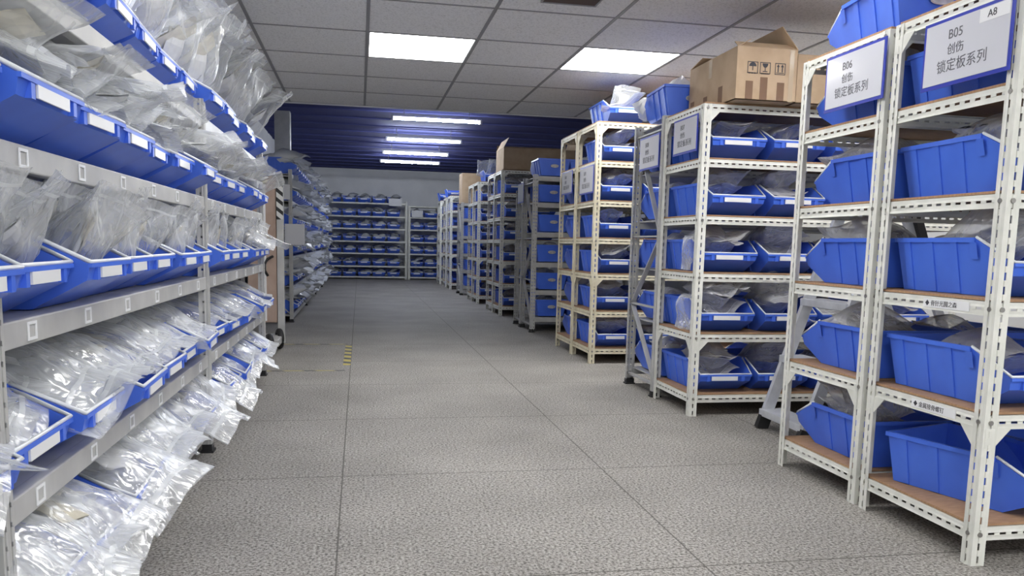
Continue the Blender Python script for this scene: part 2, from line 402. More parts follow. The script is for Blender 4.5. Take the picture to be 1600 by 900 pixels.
def protos(kind, n, w, l, t, droop, peak, seed, fm=FILM, packs=PACKS, npk=2):
    out = []
    for k in range(n):
        rnd = random.Random(seed+k); W, L, T = w*rnd.uniform(.9, 1.1), l*rnd.uniform(.88, 1.12), t*rnd.uniform(.8, 1.2)
        m, z = bag_meshes(seed+k, W, L, T, droop*rnd.uniform(.5, 1.4), peak)
        fm_me = m.mesh('zip_bag', fm, True); zm = z.mesh('zip_seal', ZIPM)
        pk = []
        for q in range(npk):
            pk.append((rnd.choice(packs), (L*rnd.uniform(.25, .5), rnd.uniform(-.08, .08), rnd.uniform(-.3, .3)*T - droop*L*.12), (rnd.uniform(-.25, .25), rnd.uniform(-.25, .25)+droop*.6, rnd.uniform(-.6, .6)), min(1., T/.055)))
        out.append((fm_me, zm, pk))
    return out
PILLOW = protos('p', 7, .45, .56, .06, .08, .42, 100)
DROOP = protos('d', 7, .48, .64, .055, .17, .42, 200)
INNER = protos('i', 5, .38, .46, .07, .0, .40, 500)
UPR = protos('u', 6, .40, .44, .06, .06, .30, 300)
DULL = protos('g', 7, .33, .50, .075, .10, .42, 400, FILM_DULL, PACKS_D, 2)
BR = random.Random(7)
def bag_at(pool, loc, rot, label, group, s=1., parts=True, k=None):
    fm_me, zm, pk = pool[BR.randrange(len(pool)) if k is None else k % len(pool)]
    o = obj('zip_bag', fm_me, None, loc, rot); o.scale = (s, s, s)
    tag(o, label, 'plastic bag', group)
    if parts:
        obj('zip_seal', zm, o)
        for (pm, pl, pr, ps) in pk:
            p = obj('inner_packet', pm, o, pl, pr); p.scale = (ps, ps, ps*.8)
    return o
# ------------------------------------------------------------------ slotted angle racks
def slot_rack(name, lx, dy, levels, paint, gus=(-1, 1), top=0.):
    H = levels[-1]+top; Wp = .058
    root = empty(name)
    for ix, x in enumerate((0, lx)):
        for iy, y in enumerate((0, dy)):
            sx, sy = (1 if ix == 0 else -1), (1 if iy == 0 else -1); m = MB()
            m.slotted((x, y, 0), (0, 0, 1), (sx, 0, 0), H, Wp); m.slotted((x, y, 0), (0, 0, 1), (0, sy, 0), H, Wp)
            obj('post', m.mesh('post', paint, solid=.0035), root)
    HB = .056; g = .005
    side = MB().slotted((g, g, -HB), (0, 1, 0), (0, 0, 1), dy-2*g, HB); side.quad((g, g, 0), (g, dy-g, 0), (.04, dy-g, 0), (.04, g, 0))
    side = side.mesh('end_beam', paint, solid=.003)
    side2 = MB().slotted((lx-g, g, -HB), (0, 1, 0), (0, 0, 1), dy-2*g, HB).quad((lx-g, g, 0), (lx-g, dy-g, 0), (lx-.04, dy-g, 0), (lx-.04, g, 0)).mesh('end_beam', paint, solid=.003)
    fr = MB().slotted((g, g, -HB), (1, 0, 0), (0, 0, 1), lx-2*g, HB).quad((g, g, 0), (lx-g, g, 0), (lx-g, .04, 0), (g, .04, 0)).mesh('long_beam', paint, solid=.003)
    rr = MB().slotted((g, dy-g, -HB), (1, 0, 0), (0, 0, 1), lx-2*g, HB).quad((g, dy-g, 0), (lx-g, dy-g, 0), (lx-g, dy-.04, 0), (g, dy-.04, 0)).mesh('long_beam', paint, solid=.003)
    bd = MB().box(.012, lx-.012, .012, dy-.012, .003, .013).mesh('shelf_board', BOARD)
    bolt = MB().cyl((-.006, .028, -.028), (.004, .028, -.028), .010, 8).cyl((.028, -.006, -.028), (.028, .004, -.028), .010, 8).mesh('bolt', STEEL)
    for k, z in enumerate(levels):
        for me in (side, side2, fr, rr): obj(me.name.split('.')[0], me, root, (0, 0, z))
        obj('shelf_board', bd, root, (0, 0, z))
        obj('bolt', bolt, root, (0, 0, z))
    a = .075
    gms = []
    for y, sg in ((.008, 1), (dy-.008, -1)):
        gms.append(MB().poly([(.0015, y, -HB+.004), (.0015, y+sg*(a+.05), -HB+.004), (.0015, y+sg*(.05), -HB-a), (.0015, y, -HB-a)]))
    gms.append(MB().poly([(.008, .0015, -HB+.004), (a+.05, .0015, -HB+.004), (.05, .0015, -HB-a), (.008, .0015, -HB-a)]))
    gms = [q.mesh('gusset_plate', paint, solid=.003) for q in gms]
    for k in gus:
        for q in gms: obj('gusset_plate', q, root, (0, 0, levels[k]))
    KIDS[root.name] = list(root.children)
    return root
LV6 = [.16, .62, 1.07, 1.49, 1.90, 2.29]
LV7 = [.16, .56, .96, 1.34, 1.73, 2.14, 2.54]
RX = 2.43
rack6 = slot_rack('slotted_angle_rack', 2.2, .745, LV6, WHITE_PAINT, (-1, 1))
tag(rack6, 'white slotted angle rack with plain bins, end sign reading B05', 'rack'); rack6.location = (RX, 2.69, 0)
def rack_copy(src, y, label, rx=RX):
    o = copy_tree(src); o.location = (rx, y, 0); return tag(o, label, 'rack')
rack_copy(rack6, 3.475, 'white slotted angle rack backing the B05 rack, end sign reading B06')
rack_copy(rack6, 5.53, 'white slotted angle rack carrying the big printed carton on top')
rack7 = slot_rack('slotted_angle_rack', 2.0, .75, LV7, CREAM_PAINT, (-1, 2)); rack7.location = (RX, 8.2, 0)
tag(rack7, 'cream slotted angle rack with a bag-filled bin on its top', 'rack')
rack_copy(rack7, 8.97, 'cream slotted angle rack standing back to back behind the other cream one')
rack7w = slot_rack('slotted_angle_rack', 1.6, .75, LV7, WHITE_PAINT, (-1, 2)); rack7w.location = (RX, 13.92, 0)
tag(rack7w, 'white slotted angle rack with the open carton on top', 'rack')
rack_copy(rack7w, 14.68, 'white slotted angle rack right behind the open carton rack')
rack_copy(rack7w, 16.72, 'white slotted angle rack topped by a bin of white bags, beyond the open carton')
rack_copy(rack7w, 17.48, 'white slotted angle rack backing the one topped by white bags')
rack_copy(rack7w, 21.9, 'white slotted angle rack just beyond the tall closed carton')
rack_copy(rack7w, 23.0, 'white slotted angle rack second beyond the tall closed carton')
rack_copy(rack7w, 24.7, 'white slotted angle rack at the far end of the row, by the end wall')

# ------------------------------------------------------------------ boltless grey racks (along local y: length; x: depth; front at x = 0 facing +x)
def perforated_post(h, wx=.05, wy=.07, paint=GREY_PAINT):
    m = MB()
    m.slotted((0, -wy/2, 0), (0, 0, 1), (0, 1, 0), h, wy/2, .05, .014, .012); m.slotted((0, 0, 0), (0, 0, 1), (0, 1, 0), h, wy/2, .05, .014, .012)
    m.slotted((0, -wy/2, 0), (0, 0, 1), (-1, 0, 0), h, wx, .06, .012, .012); m.slotted((0, wy/2, 0), (0, 0, 1), (-1, 0, 0), h, wx, .06, .012, .012)
    return m.mesh('post', paint, solid=.003)
def boltless(name, length, depth, levels, H, holders=None, bays=1, brace=True, paint=GREY_PAINT, bh=.07, foot=True):
    root = empty(name); pm = perforated_post(H, paint=paint); bl = length/bays
    ft = MB().box(-.06, .012, -.045, .045, 0, .012).box(-.052, .003, -.038, .038, .012, .05).mesh('foot', BLACK)
    for b in range(bays+1):
        y = b*bl
        for x in (.006, -depth):
            obj('post', pm, root, (x, y, 0), (0, 0, 0 if x > 0 else math.pi))
            if foot: obj('foot', ft, root, (x, y, 0), (0, 0, 0 if x > 0 else math.pi))
        if brace and b in (0, bays):
            for z0, z1 in ((.12, .75), (1.35, .75), (1.35, H-.1)):
                obj('brace', MB().bar((-.03, y, z0), (-depth+.03, y, z1), .012, .04, (0, 1, 0)).mesh('brace', paint), root)
            for z in (.1, .75, 1.35, H-.1): obj('tie_bar', MB().bar((-.03, y, z), (-depth+.03, y, z), .014, .04, (0, 1, 0)).mesh('tie_bar', paint), root)
    bm_ = MB().box(-.04, 0, .036, bl-.036, -bh, 0).mesh('beam', paint, bevel=.004)
    bk = MB().box(-depth, -depth+.04, .036, bl-.036, -bh, 0).mesh('beam', paint)
    pn = MB().box(-depth+.02, -.02, .03, bl-.03, -.012, -.002).mesh('shelf_panel', paint)
    hm = None
    if holders:
        hm = MB().box(0, .003, -.030, -.021, -.025, .025).box(0, .003, .021, .030, -.025, .025).box(0, .003, -.021, .021, .017, .025).box(0, .003, -.021, .021, -.025, -.017).mesh('label_holder', CARDW)
    for b in range(bays):
        for z in levels:
            obj('beam', bm_, root, (0, b*bl, z)); obj('beam', bk, root, (0, b*bl, z)); obj('shelf_panel', pn, root, (0, b*bl, z))
            if holders and z < levels[-1]:
                for y in holders: obj('label_holder', hm, root, (.0005, b*bl+y, z-bh/2))['label'] = 'small white label frame'
    KIDS[root.name] = list(root.children)
    return root
LVL = [.18, .58, 1.03, 1.48, 1.93]
L1 = boltless('boltless_rack', 8.25, .95, LVL, 2.02, [.22, .67, 1.12, 1.57, 2.02, 2.47], 3)
L1.location = (-.86, -.65, 0)
tag(L1, 'silver grey boltless rack heaped with bags, white label frames on its beams', 'rack')
L2LV = [.12, .55, 1.0, 1.42, 1.84, 2.24]
L2 = boltless('boltless_rack', 13.2, .75, L2LV, 2.3, None, 4)
L2.location = (-1.0, 12.6, 0)
tag(L2, 'grey boltless rack behind the hazard-striped lift, filled with bins and bags', 'rack')
FLV = [.09, .45, .88, 1.28, 1.70, 2.11, 2.55]
F1 = boltless('boltless_rack', 2.62, .6, FLV, 2.62, None, 1, False, WHITE_PAINT, .05, False); F1.location = (-1.06, 27.45, 0); F1.rotation_euler = (0, 0, R(-90))
tag(F1, 'wide grey rack of bins against the end wall', 'rack')
F2 = boltless('boltless_rack', .98, .6, FLV[:6]+[2.48], 2.5, None, 1, False, WHITE_PAINT, .045, False); F2.location = (1.66, 27.45, 0); F2.rotation_euler = (0, 0, R(-90))
tag(F2, 'narrow grey rack of bins against the end wall', 'rack')
def side_rack(y, depth, lx, levels, H, label):
    o = boltless('boltless_rack', lx, depth, levels, H, None, 1, True)
    o.rotation_euler = (0, 0, R(-90)); o.location = (RX+.03, y, 0)
    return tag(o, label, 'rack')
B8 = side_rack(6.30, .70, 2.0, LV6, 2.32, 'grey perforated rack with diagonal end braces behind the carton rack')
GLV = [.22, .61, 1.01, 1.44, 1.86, 2.23]
side_rack(11.25, .75, 1.8, GLV, 2.25, 'grey rack whose bins turn their oval holes to the aisle')
side_rack(12.02, .5, 1.8, GLV, 2.1, 'grey rack with end sign, directly behind the oval-holed bins')
side_rack(19.5, .75, 1.4, GLV, 2.25, 'grey rack carrying the tall closed carton near the end wall')

# ------------------------------------------------------------------ left rack: bins and bags
ROWN = ['lowest', 'second', 'third', 'fourth', 'top']
YS = [1.82] + [2.28+.447*k for k in range(6)] + [5.04+.445*k for k in range(6)]
def place_name(i):
    if i <= 6: return '%s bin before the middle post' % ORD[6-i]
    return '%s bin beyond the middle post' % ORD[i-7]
GA = 'bins on the %s shelf of the silver grey rack'
RL = random.Random(11)
U = RL.uniform
for r, z in enumerate(LVL):
    for i, y in enumerate(YS):
        if i == 0 and r in (0, 4): continue
        out = (-.795 if r < 4 else -.83) + U(-.035, .035)
        bin_at(out-.35, y, z+.001, U(-.05, .05), 'blue bin, %s, %s shelf of the silver grey rack' % (place_name(i).replace(' bin', ''), ROWN[r]), GA % ROWN[r])
        def B(pool, dx, dz, dy, rot, how, s=1.):
            bag_at(pool, (out+dx, y+dy, z+dz), rot, 'clear zip bag %s %s, %s shelf' % (how, place_name(i), ROWN[r]), 'bags on the %s shelf of the silver grey rack' % ROWN[r], s)
        near = i <= 6
        A = lambda lo, hi: R(U(lo, hi))
        B(INNER, -.60, .12, U(-.02, .02), (U(-.1, .1), A(-8, 0), U(-.08, .08)), 'lying deep in')
        if r == 0:
            B(DROOP, -.50, .28, U(-.05, .05), (U(-.12, .12), A(9, 15), U(-.25, .25)), 'drooping low over')
            if near: B(DROOP, -.46, .33, U(-.12, .12), (U(-.2, .2), A(12, 20), U(-.35, .35)), 'heaped highest over')
        elif r == 1:
            B(PILLOW, -.54, .26, U(-.05, .05), (U(-.12, .12), A(4, 10), U(-.2, .2)), 'sloping out over', .98)
            if near: B(DROOP, -.58, .33, U(-.10, .10), (U(-.2, .2), A(7, 13), U(-.4, .4)), 'heaped highest over', .95)
        elif r == 2:
            B(UPR, -.17, .07, U(-.04, .04), (U(-.12, .12), A(-76, -60), U(-.3, .3)), 'standing at the lip of', .76)
            B(UPR, -.34, .12, U(-.06, .06), (U(-.12, .12), A(-58, -42), U(-.35, .35)), 'leaning back in', .80)
            if near: B(UPR, -.24, .09, U(-.17, .17), (U(-.2, .2), A(-66, -46), U(-.5, .5)), 'slumping forward in', .78)
            elif i > 9: B(DROOP, -.42, .30, U(-.06, .06), (U(-.2, .2), A(2, 10), U(-.3, .3)), 'hanging out above', .9)
        elif r == 3:
            B(PILLOW, -.52, .26, U(-.05, .05), (U(-.15, .15), A(0, 6), U(-.25, .25)), 'sloping out over', .95)
            B(UPR, -.30, .17, U(-.05, .05), (U(-.2, .2), A(-40, -18), U(-.4, .4)), 'slumping forward in', .98)
            if near: B(DROOP, -.56, .35, U(-.1, .1), (U(-.2, .2), A(2, 8), U(-.3, .3)), 'heaped highest over', .9)
        else:
            B(UPR, -.22, .16, U(-.05, .05), (U(-.2, .2), A(-72, -48), U(-.4, .4)), 'standing at the lip of', 1.2)
            B(PILLOW, -.50, .36, U(-.06, .06), (U(-.25, .25), A(-38, -16), U(-.3, .3)), 'heaped highest over', 1.0)
            if i > 2: B(UPR, -.26, .42, U(-.12, .12), (U(-.25, .25), A(-46, -20), U(-.6, .6)), 'tipping forward above', .95)

# ------------------------------------------------------------------ right racks: bins and bags
def row_bins(rackname, x0, ycen, rz, levels, n, names, pitch=.485, bags=None, shift=0., bagpool=DULL, jitter=.02):
    for k, z in enumerate(levels):
        for c in range(n):
            if bags is not None and (k, c) in SKIP: continue
            x = x0 + .05 + pitch/2 + c*pitch + RL.uniform(-.01, .01)
            yy = ycen + shift + RL.uniform(-jitter, jitter)
            tagl = 'blue bin, %s from the aisle, %s shelf of %s' % (ORD[c], names[k], rackname)
            bin_at(x, yy, z+.015, rz + RL.uniform(-.03, .03), tagl, 'bins on ' + rackname)
            nb = bags(k, c) if bags else 0
            d = Vector((math.cos(rz), math.sin(rz), 0))
            for q in range(nb):
                p = Vector((x, yy, z)) + d*(-.26 + RL.uniform(0, .1) + .05*q) + Vector((RL.uniform(-.03, .03), 0, .16+.085*q))
                bag_at(bagpool, p, (RL.uniform(-.15, .15), R(RL.uniform(-20, -4)), rz + RL.uniform(-.16, .16)),
                       'bag %s %s bin from aisle, %s shelf of %s' % (('low in', 'upon', 'heaped in')[q], ORD[c], names[k], rackname), 'bags on ' + rackname, 1.0)
N6 = ['lowest', 'second', 'third', 'fourth', 'fifth', 'top']
N7 = ['lowest', 'second', 'third', 'fourth', 'fifth', 'sixth', 'top']
SKIP = set()
SKIP = {(0, 0), (5, 0), (5, 1)}
row_bins('the B05 rack', RX, 2.69+.36, R(-90), LV6, 2, N6, bags=lambda k, c: {1: 1, 2: 2, 3: 2, 4: 0}.get(k, 0) if c == 0 else (1 if k in (2, 3) else 0))
bin_at(RX+.36, 3.04, .16+.015, R(-72), 'empty blue bin turned askew, lowest shelf of the B05 rack', 'bins on the B05 rack')
SKIP = {(5, 0), (5, 1)}
row_bins('the B06 rack', RX, 3.475+.36, R(90), LV6, 2, N6, bags=lambda k, c: {0: 2, 1: 2, 2: 2, 3: 2, 4: 2}.get(k, 0) if c == 0 else 1)
bin_at(RX+.30, 3.475+.36, 2.305, R(84), 'blue bin on top of the B06 rack, its rim high above the sign', 'bins on the B06 rack')
bin_at(RX+.82, 3.475+.30, 2.305, R(97), 'blue bin on top of the B06 rack, behind the rim of another', 'bins on the B06 rack')
bin_at(RX+.62, 3.02, 2.305, R(-90), 'blue bin on top of the B05 rack, cut by the upper picture edge', 'bins on the B05 rack')
bag_at(PILLOW, (RX+.28, 3.6, 2.45), (0, R(-8), R(80)), 'clear zip bag in the bin on top of the B06 rack', 'bags on the B06 rack', .9)
SKIP = {(5, c) for c in range(4)}
row_bins('the carton rack', RX, 5.53+.35, R(-90), LV6, 4, N6, bags=lambda k, c: (2, 3, 2, 2, 1, 0)[k] if c < 2 else (1 if k < 4 else 0))
for zz, nm in ((1.07, 'third'), (.62, 'second')):
    bag_at(UPR, (RX+.062, 5.80, zz+.285), (.05, R(93), .04), 'white bag draped down the side of the first bin, %s shelf of the carton rack' % nm, 'bags on the carton rack', .62, False)
SKIP = {(5, 0), (5, 1)}
row_bins('the grey braced rack', RX, 6.65, R(90), LV6, 2, N6, bags=lambda k, c: 1 if c == 0 else 0)
bin_at(RX+.245, 6.62, 2.325, R(86), 'blue bin of white foam on top of the grey braced rack', 'bins on the grey braced rack')
SKIP = {(6, 0), (6, 1)}
row_bins('the front cream rack', RX, 8.2+.35, R(-90), LV7, 2, N7, bags=lambda k, c: (2, 2, 2, 1, 2, 2)[k] if c == 0 else 1)
bin_at(RX+.34, 8.55, 2.555, R(-90), 'blue bin on top of the front cream rack with a swollen bag', 'bins on the front cream rack')
bag_at(PILLOW, (RX+.36, 8.75, 2.68), (.1, R(-14), R(-100)), 'swollen clear bag in the bin on top of the front cream rack', 'bags on the front cream rack', 1.0)
bag_at(UPR, (RX+.30, 8.5, 2.62), (.2, R(-60), R(-80)), 'crumpled clear bag standing in the bin on top of the front cream rack', 'bags on the front cream rack', .8)
SKIP = {(6, 0), (5, 0)}
row_bins('the rear cream rack', RX, 8.97+.40, R(90), LV7, 1, N7, bags=lambda k, c: 1)
SKIP = set()
row_bins('the grey oval-hole rack', RX+.03, 11.25+.38, R(90), GLV, 2, N6, bags=lambda k, c: 1 if k < 5 and c == 0 else 0, pitch=.46)
SKIP = {(6, 0), (6, 1)}
row_bins('the open carton rack', RX, 13.92+.35, R(-90), LV7, 2, N7, bags=lambda k, c: 1 if c == 0 else 0)
SKIP = {(6, 0)}
row_bins('the rack past the open carton', RX, 16.72+.35, R(-90), LV7, 1, N7, bags=lambda k, c: 1)
bin_at(RX+.36, 17.07, 2.555, R(-90), 'blue bin of white bags on the rack past the open carton', 'bins on the rack past the open carton')
for q in range(3): bag_at(UPR, (RX+.16+.18*q, 17.1, 2.68), (.3*q-.3, R(-50-12*q), R(-90+20*q)), 'white bag sticking out %s in the top bin past the open carton' % ('nearest the aisle', 'in the middle', 'at the inner side')[q], 'white bags past the open carton', .9, False)
SKIP = {(5, 0)}
row_bins('the tall carton rack', RX+.03, 19.5+.37, R(90), GLV, 1, N6, bags=lambda k, c: 0)
bin_at(RX+.25, 23.3, 2.555, R(-90), 'small blue bin on top of the second rack past the tall carton', 'far top bins')
bin_at(RX+.20, 25.0, 2.555, R(-90), 'small blue bin on top of the last rack by the end wall', 'far top bins')
# end wall racks
for r, z in enumerate(FLV):
    for c in range(5):
        bin_at(-.82+.49*c, 27.8, z+.002, R(-90), 'blue bin, %s along, %s shelf of the wide end-wall rack' % (ORD[c], N7[r]), 'bins on the wide end-wall rack')
    if r < 6:
        for c in range(2): bin_at(1.93+.47*c, 27.8, z+.002, R(-90), 'blue bin, %s along, %s shelf of the narrow end-wall rack' % (ORD[c], N7[r]), 'bins on the narrow end-wall rack')
# rack behind the lift
n2 = 0
for c in range(28):
    y = 12.92+.465*c
    for r, z in enumerate(L2LV):
        if c < 8: bin_at(-1.29, y, z+.002, RL.uniform(-.03, .03), 'blue bin, %s from the hazard lift, %s shelf of the grey rack' % (ORD[c], N6[r]), 'bins on the rack behind the lift')
def merge(name, items, m):
    mb = MB()
    for me, T in items:
        b = len(mb.v); mb.v += [T @ v.co for v in me.vertices]; mb.f += [tuple(b+i for i in p.vertices) for p in me.polygons]
    return mb.mesh(name, m, True, weld=False)
LOWB = [bag_meshes(700+k, .42, .5, .07, .2, .42, 8, 9)[0].mesh('low_bag', FILM_FAR) for k in range(5)]
def TRS(loc, rot, s=1.): return Matrix.Translation(loc) @ Euler(rot).to_matrix().to_4x4() @ Matrix.Diagonal((s, s, s, 1))
items = []
for c in range(8, 28):
    for z in L2LV: items.append((BIN.data, TRS((-1.64, 12.92+.465*c, z+.002), (0, 0, 0))))
o = obj('bin_row', merge('bin_row', items, BLUE)); o.data.shade_flat()
tag(o, 'distant blue bins crowding the far half of the rack behind the lift', 'storage bins', None, 'stuff')
items = []
for c in range(28):
    for r, z in enumerate(L2LV):
        for q in range(3): items.append((RL.choice(LOWB), TRS((-1.52+.12*q, 12.92+.465*c+RL.uniform(-.08, .08), z+.14+.06*q), (RL.uniform(-.3, .3), R(RL.uniform(-30, 2)), RL.uniform(-.5, .5)), .98)))
for r, z in enumerate(FLV):
    for c in range(5):
        for q in range(2): items.append((RL.choice(LOWB), TRS((-.82+.49*c+.06*q, 27.95, z+(.12 if r < 6 else .16)+.05*q), (RL.uniform(-.4, .4), R(RL.uniform(-25, 5)), R(-90)+RL.uniform(-.5, .5)), .8)))
    if r < 6:
        for c in range(2):
            for q in range(2): items.append((RL.choice(LOWB), TRS((1.93+.47*c, 27.95, z+.12+.05*q), (RL.uniform(-.4, .4), R(RL.uniform(-25, 5)), R(-90)+RL.uniform(-.5, .5)), .8)))
tag(obj('bag_heap', merge('bag_heap', items, FILM_FAR)), 'distant clear bags heaped in the bins at the far end of the room', 'plastic bags', None, 'stuff')
items = []
for y0, rzd in ((14.68, 90), (17.48, 90), (21.9, -90), (23.0, 90), (24.7, -90)):
    for z in LV7[:-1]: items.append((BIN.data, TRS((RX+.30, y0+.37-.35*math.sin(R(rzd)), z+.015), (0, 0, R(rzd)))))
o = obj('bin_row', merge('bin_row', items, BLUE)); o.data.shade_flat()
tag(o, 'distant blue bins in the last slotted racks toward the end wall', 'storage bins', None, 'stuff')

# ------------------------------------------------------------------ signs
def text_curve(body, size, m=INK):
    c = bpy.data.curves.new('lettering', 'FONT'); c.body = body; c.size = size; c.align_x = 'LEFT'; c.extrude = .0004
    o = bpy.data.objects.new('tmp', c); COL.objects.link(o)
    me = bpy.data.meshes.new_from_object(o.evaluated_get(bpy.context.evaluated_depsgraph_get()))
    bpy.data.objects.remove(o); bpy.data.curves.remove(c)
    me.name = 'lettering'; me.materials.clear(); me.materials.append(m); return me
def sign(y0, y1, z0, z1, lines, label, x=2.408, extra=None, zoom=1., flip=False):
    """faces -x; text runs from +y to -y"""
    wd, hg = y1-y0, z1-z0
    t = empty('rack_sign', (x, y1, z0)); t.rotation_euler = (R(90), 0, R(-90))   # local x -> -y, local y -> +z, local z -> -x
    tag(t, label, 'sign')
    obj('frame', MB().box(-.014, wd+.014, -.016, hg+.014, -.006, -.001).mesh('frame', FRAME_BLUE), t)
    obj('paper', MB().box(0, wd, 0, hg, -.001, .001).mesh('paper', SHEET), t)
    for body, px, py, s in lines: obj('lettering', text_curve(body, s*hg, INK_SIGN), t, (px*wd, py*hg, .0016))
    if extra:
        obj('paper_tab', MB().box(.66*wd, .99*wd, .78*hg, .985*hg, .0012, .002).mesh('paper_tab', CARDW), t)
        obj('lettering', text_curve(extra, .16*hg), t, (.75*wd, .83*hg, .0025))
    return t
SHEET = mat('sign_sheet', (.66, .67, .72), .12)
BASE = [('创伤', .29, .46, .19), ('锁定板系列', .17, .19, .225)]
sign(2.73, 3.19, 1.965, 2.215, [('B05', .29, .70, .215)]+BASE, 'blue-framed sign reading B05 with an A8 tab, on the rack end', extra='A8')
sign(3.48, 3.94, 1.99, 2.24, [('B06', .29, .70, .215)]+BASE, 'glossy blue-framed sign reading B06 on the rack end')
sign(5.60, 6.02, 1.978, 2.215, [('B07', .29, .70, .215)]+BASE, 'blue-backed white sign on the end of the carton rack')
sign(6.38, 6.82, 1.932, 2.18, [('B08', .29, .70, .215)]+BASE, 'white sign on the end of the grey braced rack', x=2.42)
sign(8.22, 8.72, 1.83, 2.095, [('B09', .29, .70, .215)]+BASE, 'white sign on the front cream rack')
sign(9.08, 9.53, 1.875, 2.11, [('B10', .29, .70, .215)]+BASE, 'white sign on the rear cream rack')
sign(11.85, 12.25, 1.90, 2.16, [], 'narrow blue-framed sign on the grey rack behind the oval-holed bins', x=2.40)
for body, z in (('◆ 骨针光圆之森', 1.49), ('◆ 金属接骨螺钉', .62)):
    zz = 1.07 if z == 1.49 else .62
    t = empty('shelf_label', (2.4325, 3.10 if zz > 1 else 3.12, zz-.047)); t.rotation_euler = (R(90), 0, R(-90))
    tag(t, 'white strip of small black writing stuck on the %s B05 beam' % ('waist-high' if zz > 1 else 'knee-high'), 'label')
    obj('paper_strip', MB().box(0, .27, 0, .038, -.001, .0012).mesh('paper_strip', CARDW), t)
    obj('lettering', text_curve(body, .026), t, (.012, .010, .0016))
def notice(x, y, z, wd, hg, label):
    t = tag(empty('paper_notice', (x, y, z)), label, 'notice')
    obj('sheet', MB().box(0, wd, -.002, .002, 0, hg).mesh('sheet', PAPER, bevel=0), t)
    return t
notice(-1.10, 12.52, 1.18, .29, .31, 'pale square notice hung on the post of the rack behind the lift')
notice(-1.12, 12.54, 1.85, .10, .22, 'narrow pale notice inside the end of the rack behind the lift')
notice(.97, 27.38, 2.46, .43, .24, 'white notice on the top shelf of the wide end-wall rack')
notice(1.73, 27.38, 2.11, .38, .22, 'pale notice on the narrow end-wall rack')

# ------------------------------------------------------------------ cartons
def icon(kind):
    m = MB(); s = .040
    m.box(-s, s, 0, .0012, -s, -s+.005).box(-s, s, 0, .0012, s-.005, s).box(-s, -s+.005, 0, .0012, -s, s).box(s-.005, s, 0, .0012, -s, s)
    if kind == 0:
        m.poly([(.028*math.cos(math.pi*k/10), .001, .008+.028*math.sin(math.pi*k/10)) for k in range(11)]); m.box(-.003, .003, 0, .0011, -.02, .01)
        for x in (-.03, -.01, .01): m.box(x, x+.014, 0, .0011, -.042, -.034)
    elif kind == 1:
        m.poly([(.022*math.cos(math.pi+math.pi*k/10)*1, .001, .032+.03*math.sin(math.pi+math.pi*k/10)) for k in range(11)]); m.box(-.003, .003, 0, .0011, -.02, .004); m.box(-.018, .018, 0, .0011, -.026, -.02)
        m.box(-.03, .03, 0, .0011, -.042, -.034)
    else:
        for x in (-.016, .016):
            m.box(x-.004, x+.004, 0, .0011, -.022, .015); m.poly([(x-.012, .001, .014), (x+.012, .001, .014), (x, .001, .034)])
        m.box(-.03, .03, 0, .0011, -.03, -.025)
    return m.mesh('printed_symbol', INK)
def carton(x0, x1, y0, y1, z0, z1, label, flaps, rz=0, printed=False):
    cx, cy = (x0+x1)/2, (y0+y1)/2; a, b, h = (x1-x0)/2, (y1-y0)/2, z1-z0; th = .006
    t = tag(empty('cardboard_carton', (cx, cy, z0), rz), label, 'carton')
    m = MB().box(-a, a, -b, -b+th, 0, h).box(-a, a, b-th, b, 0, h).box(-a, -a+th, -b+th, b-th, 0, h).box(a-th, a, -b+th, b-th, 0, h).box(-a, a, -b, b, 0, th)
    obj('body', m.mesh('carton_body', CARD), t)
    for sd, ang, ln in flaps:
        n = {'f': (0, -1), 'b': (0, 1), 'l': (-1, 0), 'r': (1, 0)}[sd]
        if n[1]:
            o = Vector((0, n[1]*b, h)); u = Vector((1, 0, 0)); hw = a
        else:
            o = Vector((n[0]*a, 0, h)); u = Vector((0, 1, 0)); hw = b
        d = Vector((n[0]*math.cos(ang), n[1]*math.cos(ang), math.sin(ang)))
        q = MB().quad(o-u*hw, o+u*hw, o+u*(hw-.015)+d*ln, o-u*(hw-.015)+d*ln)
        obj('flap', q.mesh('flap', CARD, solid=.005), t)
    if printed:
        for k, x in enumerate((-.11, -.015, .10)):
            obj('printed_symbol', icon(k), t, (x, -b-.0015, h*.62))
        for x, hh in ((-.13, .13), (-.02, .16), (.11, .13)): obj('printed_bar', MB().box(x-.028, x+.028, -b-.0012, -b+.001, .005, hh).mesh('printed_bar', CARD_DARK), t)
        for y, hh in ((-.16, .13), (.1, .1), (.34, .1)): obj('printed_bar', MB().box(-a-.0012, -a+.001, y-.035, y+.035, .005, hh).mesh('printed_bar', CARD_DARK), t)
        obj('packing_tape', MB().box(a-.06, a-.025, -b-.0014, -b, 0, h).mesh('packing_tape', TAPEM), t)
        obj('packing_tape', MB().box(-a-.0014, -a, .0, .05, h*.62, h).mesh('packing_tape', TAPEM), t)
    return t
TAPEM = mat('packing_tape', (.50, .40, .28), .15)
carton(2.60, 3.06, 5.40, 6.22, 2.306, 2.665, 'large printed carton with handling symbols on top of a slotted rack', [('f', R(150), .10), ('b', R(165), .2), ('r', R(128), .2), ('l', R(150), .12)], 0, True)
carton(3.075, 3.70, 5.42, 6.2, 2.306, 2.64, 'plain carton standing beside the large printed carton', [('f', R(165), .18), ('b', R(60), .2), ('r', R(30), .2)], 0)
carton(2.47, 3.75, 13.97, 14.75, 2.557, 2.93, 'wide open carton with raised flaps on a distant slotted rack', [('l', R(118), .20), ('b', R(80), .12), ('r', R(75), .2)], 0)
carton(2.45, 2.95, 19.55, 20.15, 2.235, 2.95, 'tall closed carton on the grey rack near the end wall', [('f', R(178), .29), ('b', R(178), .29)], 0)
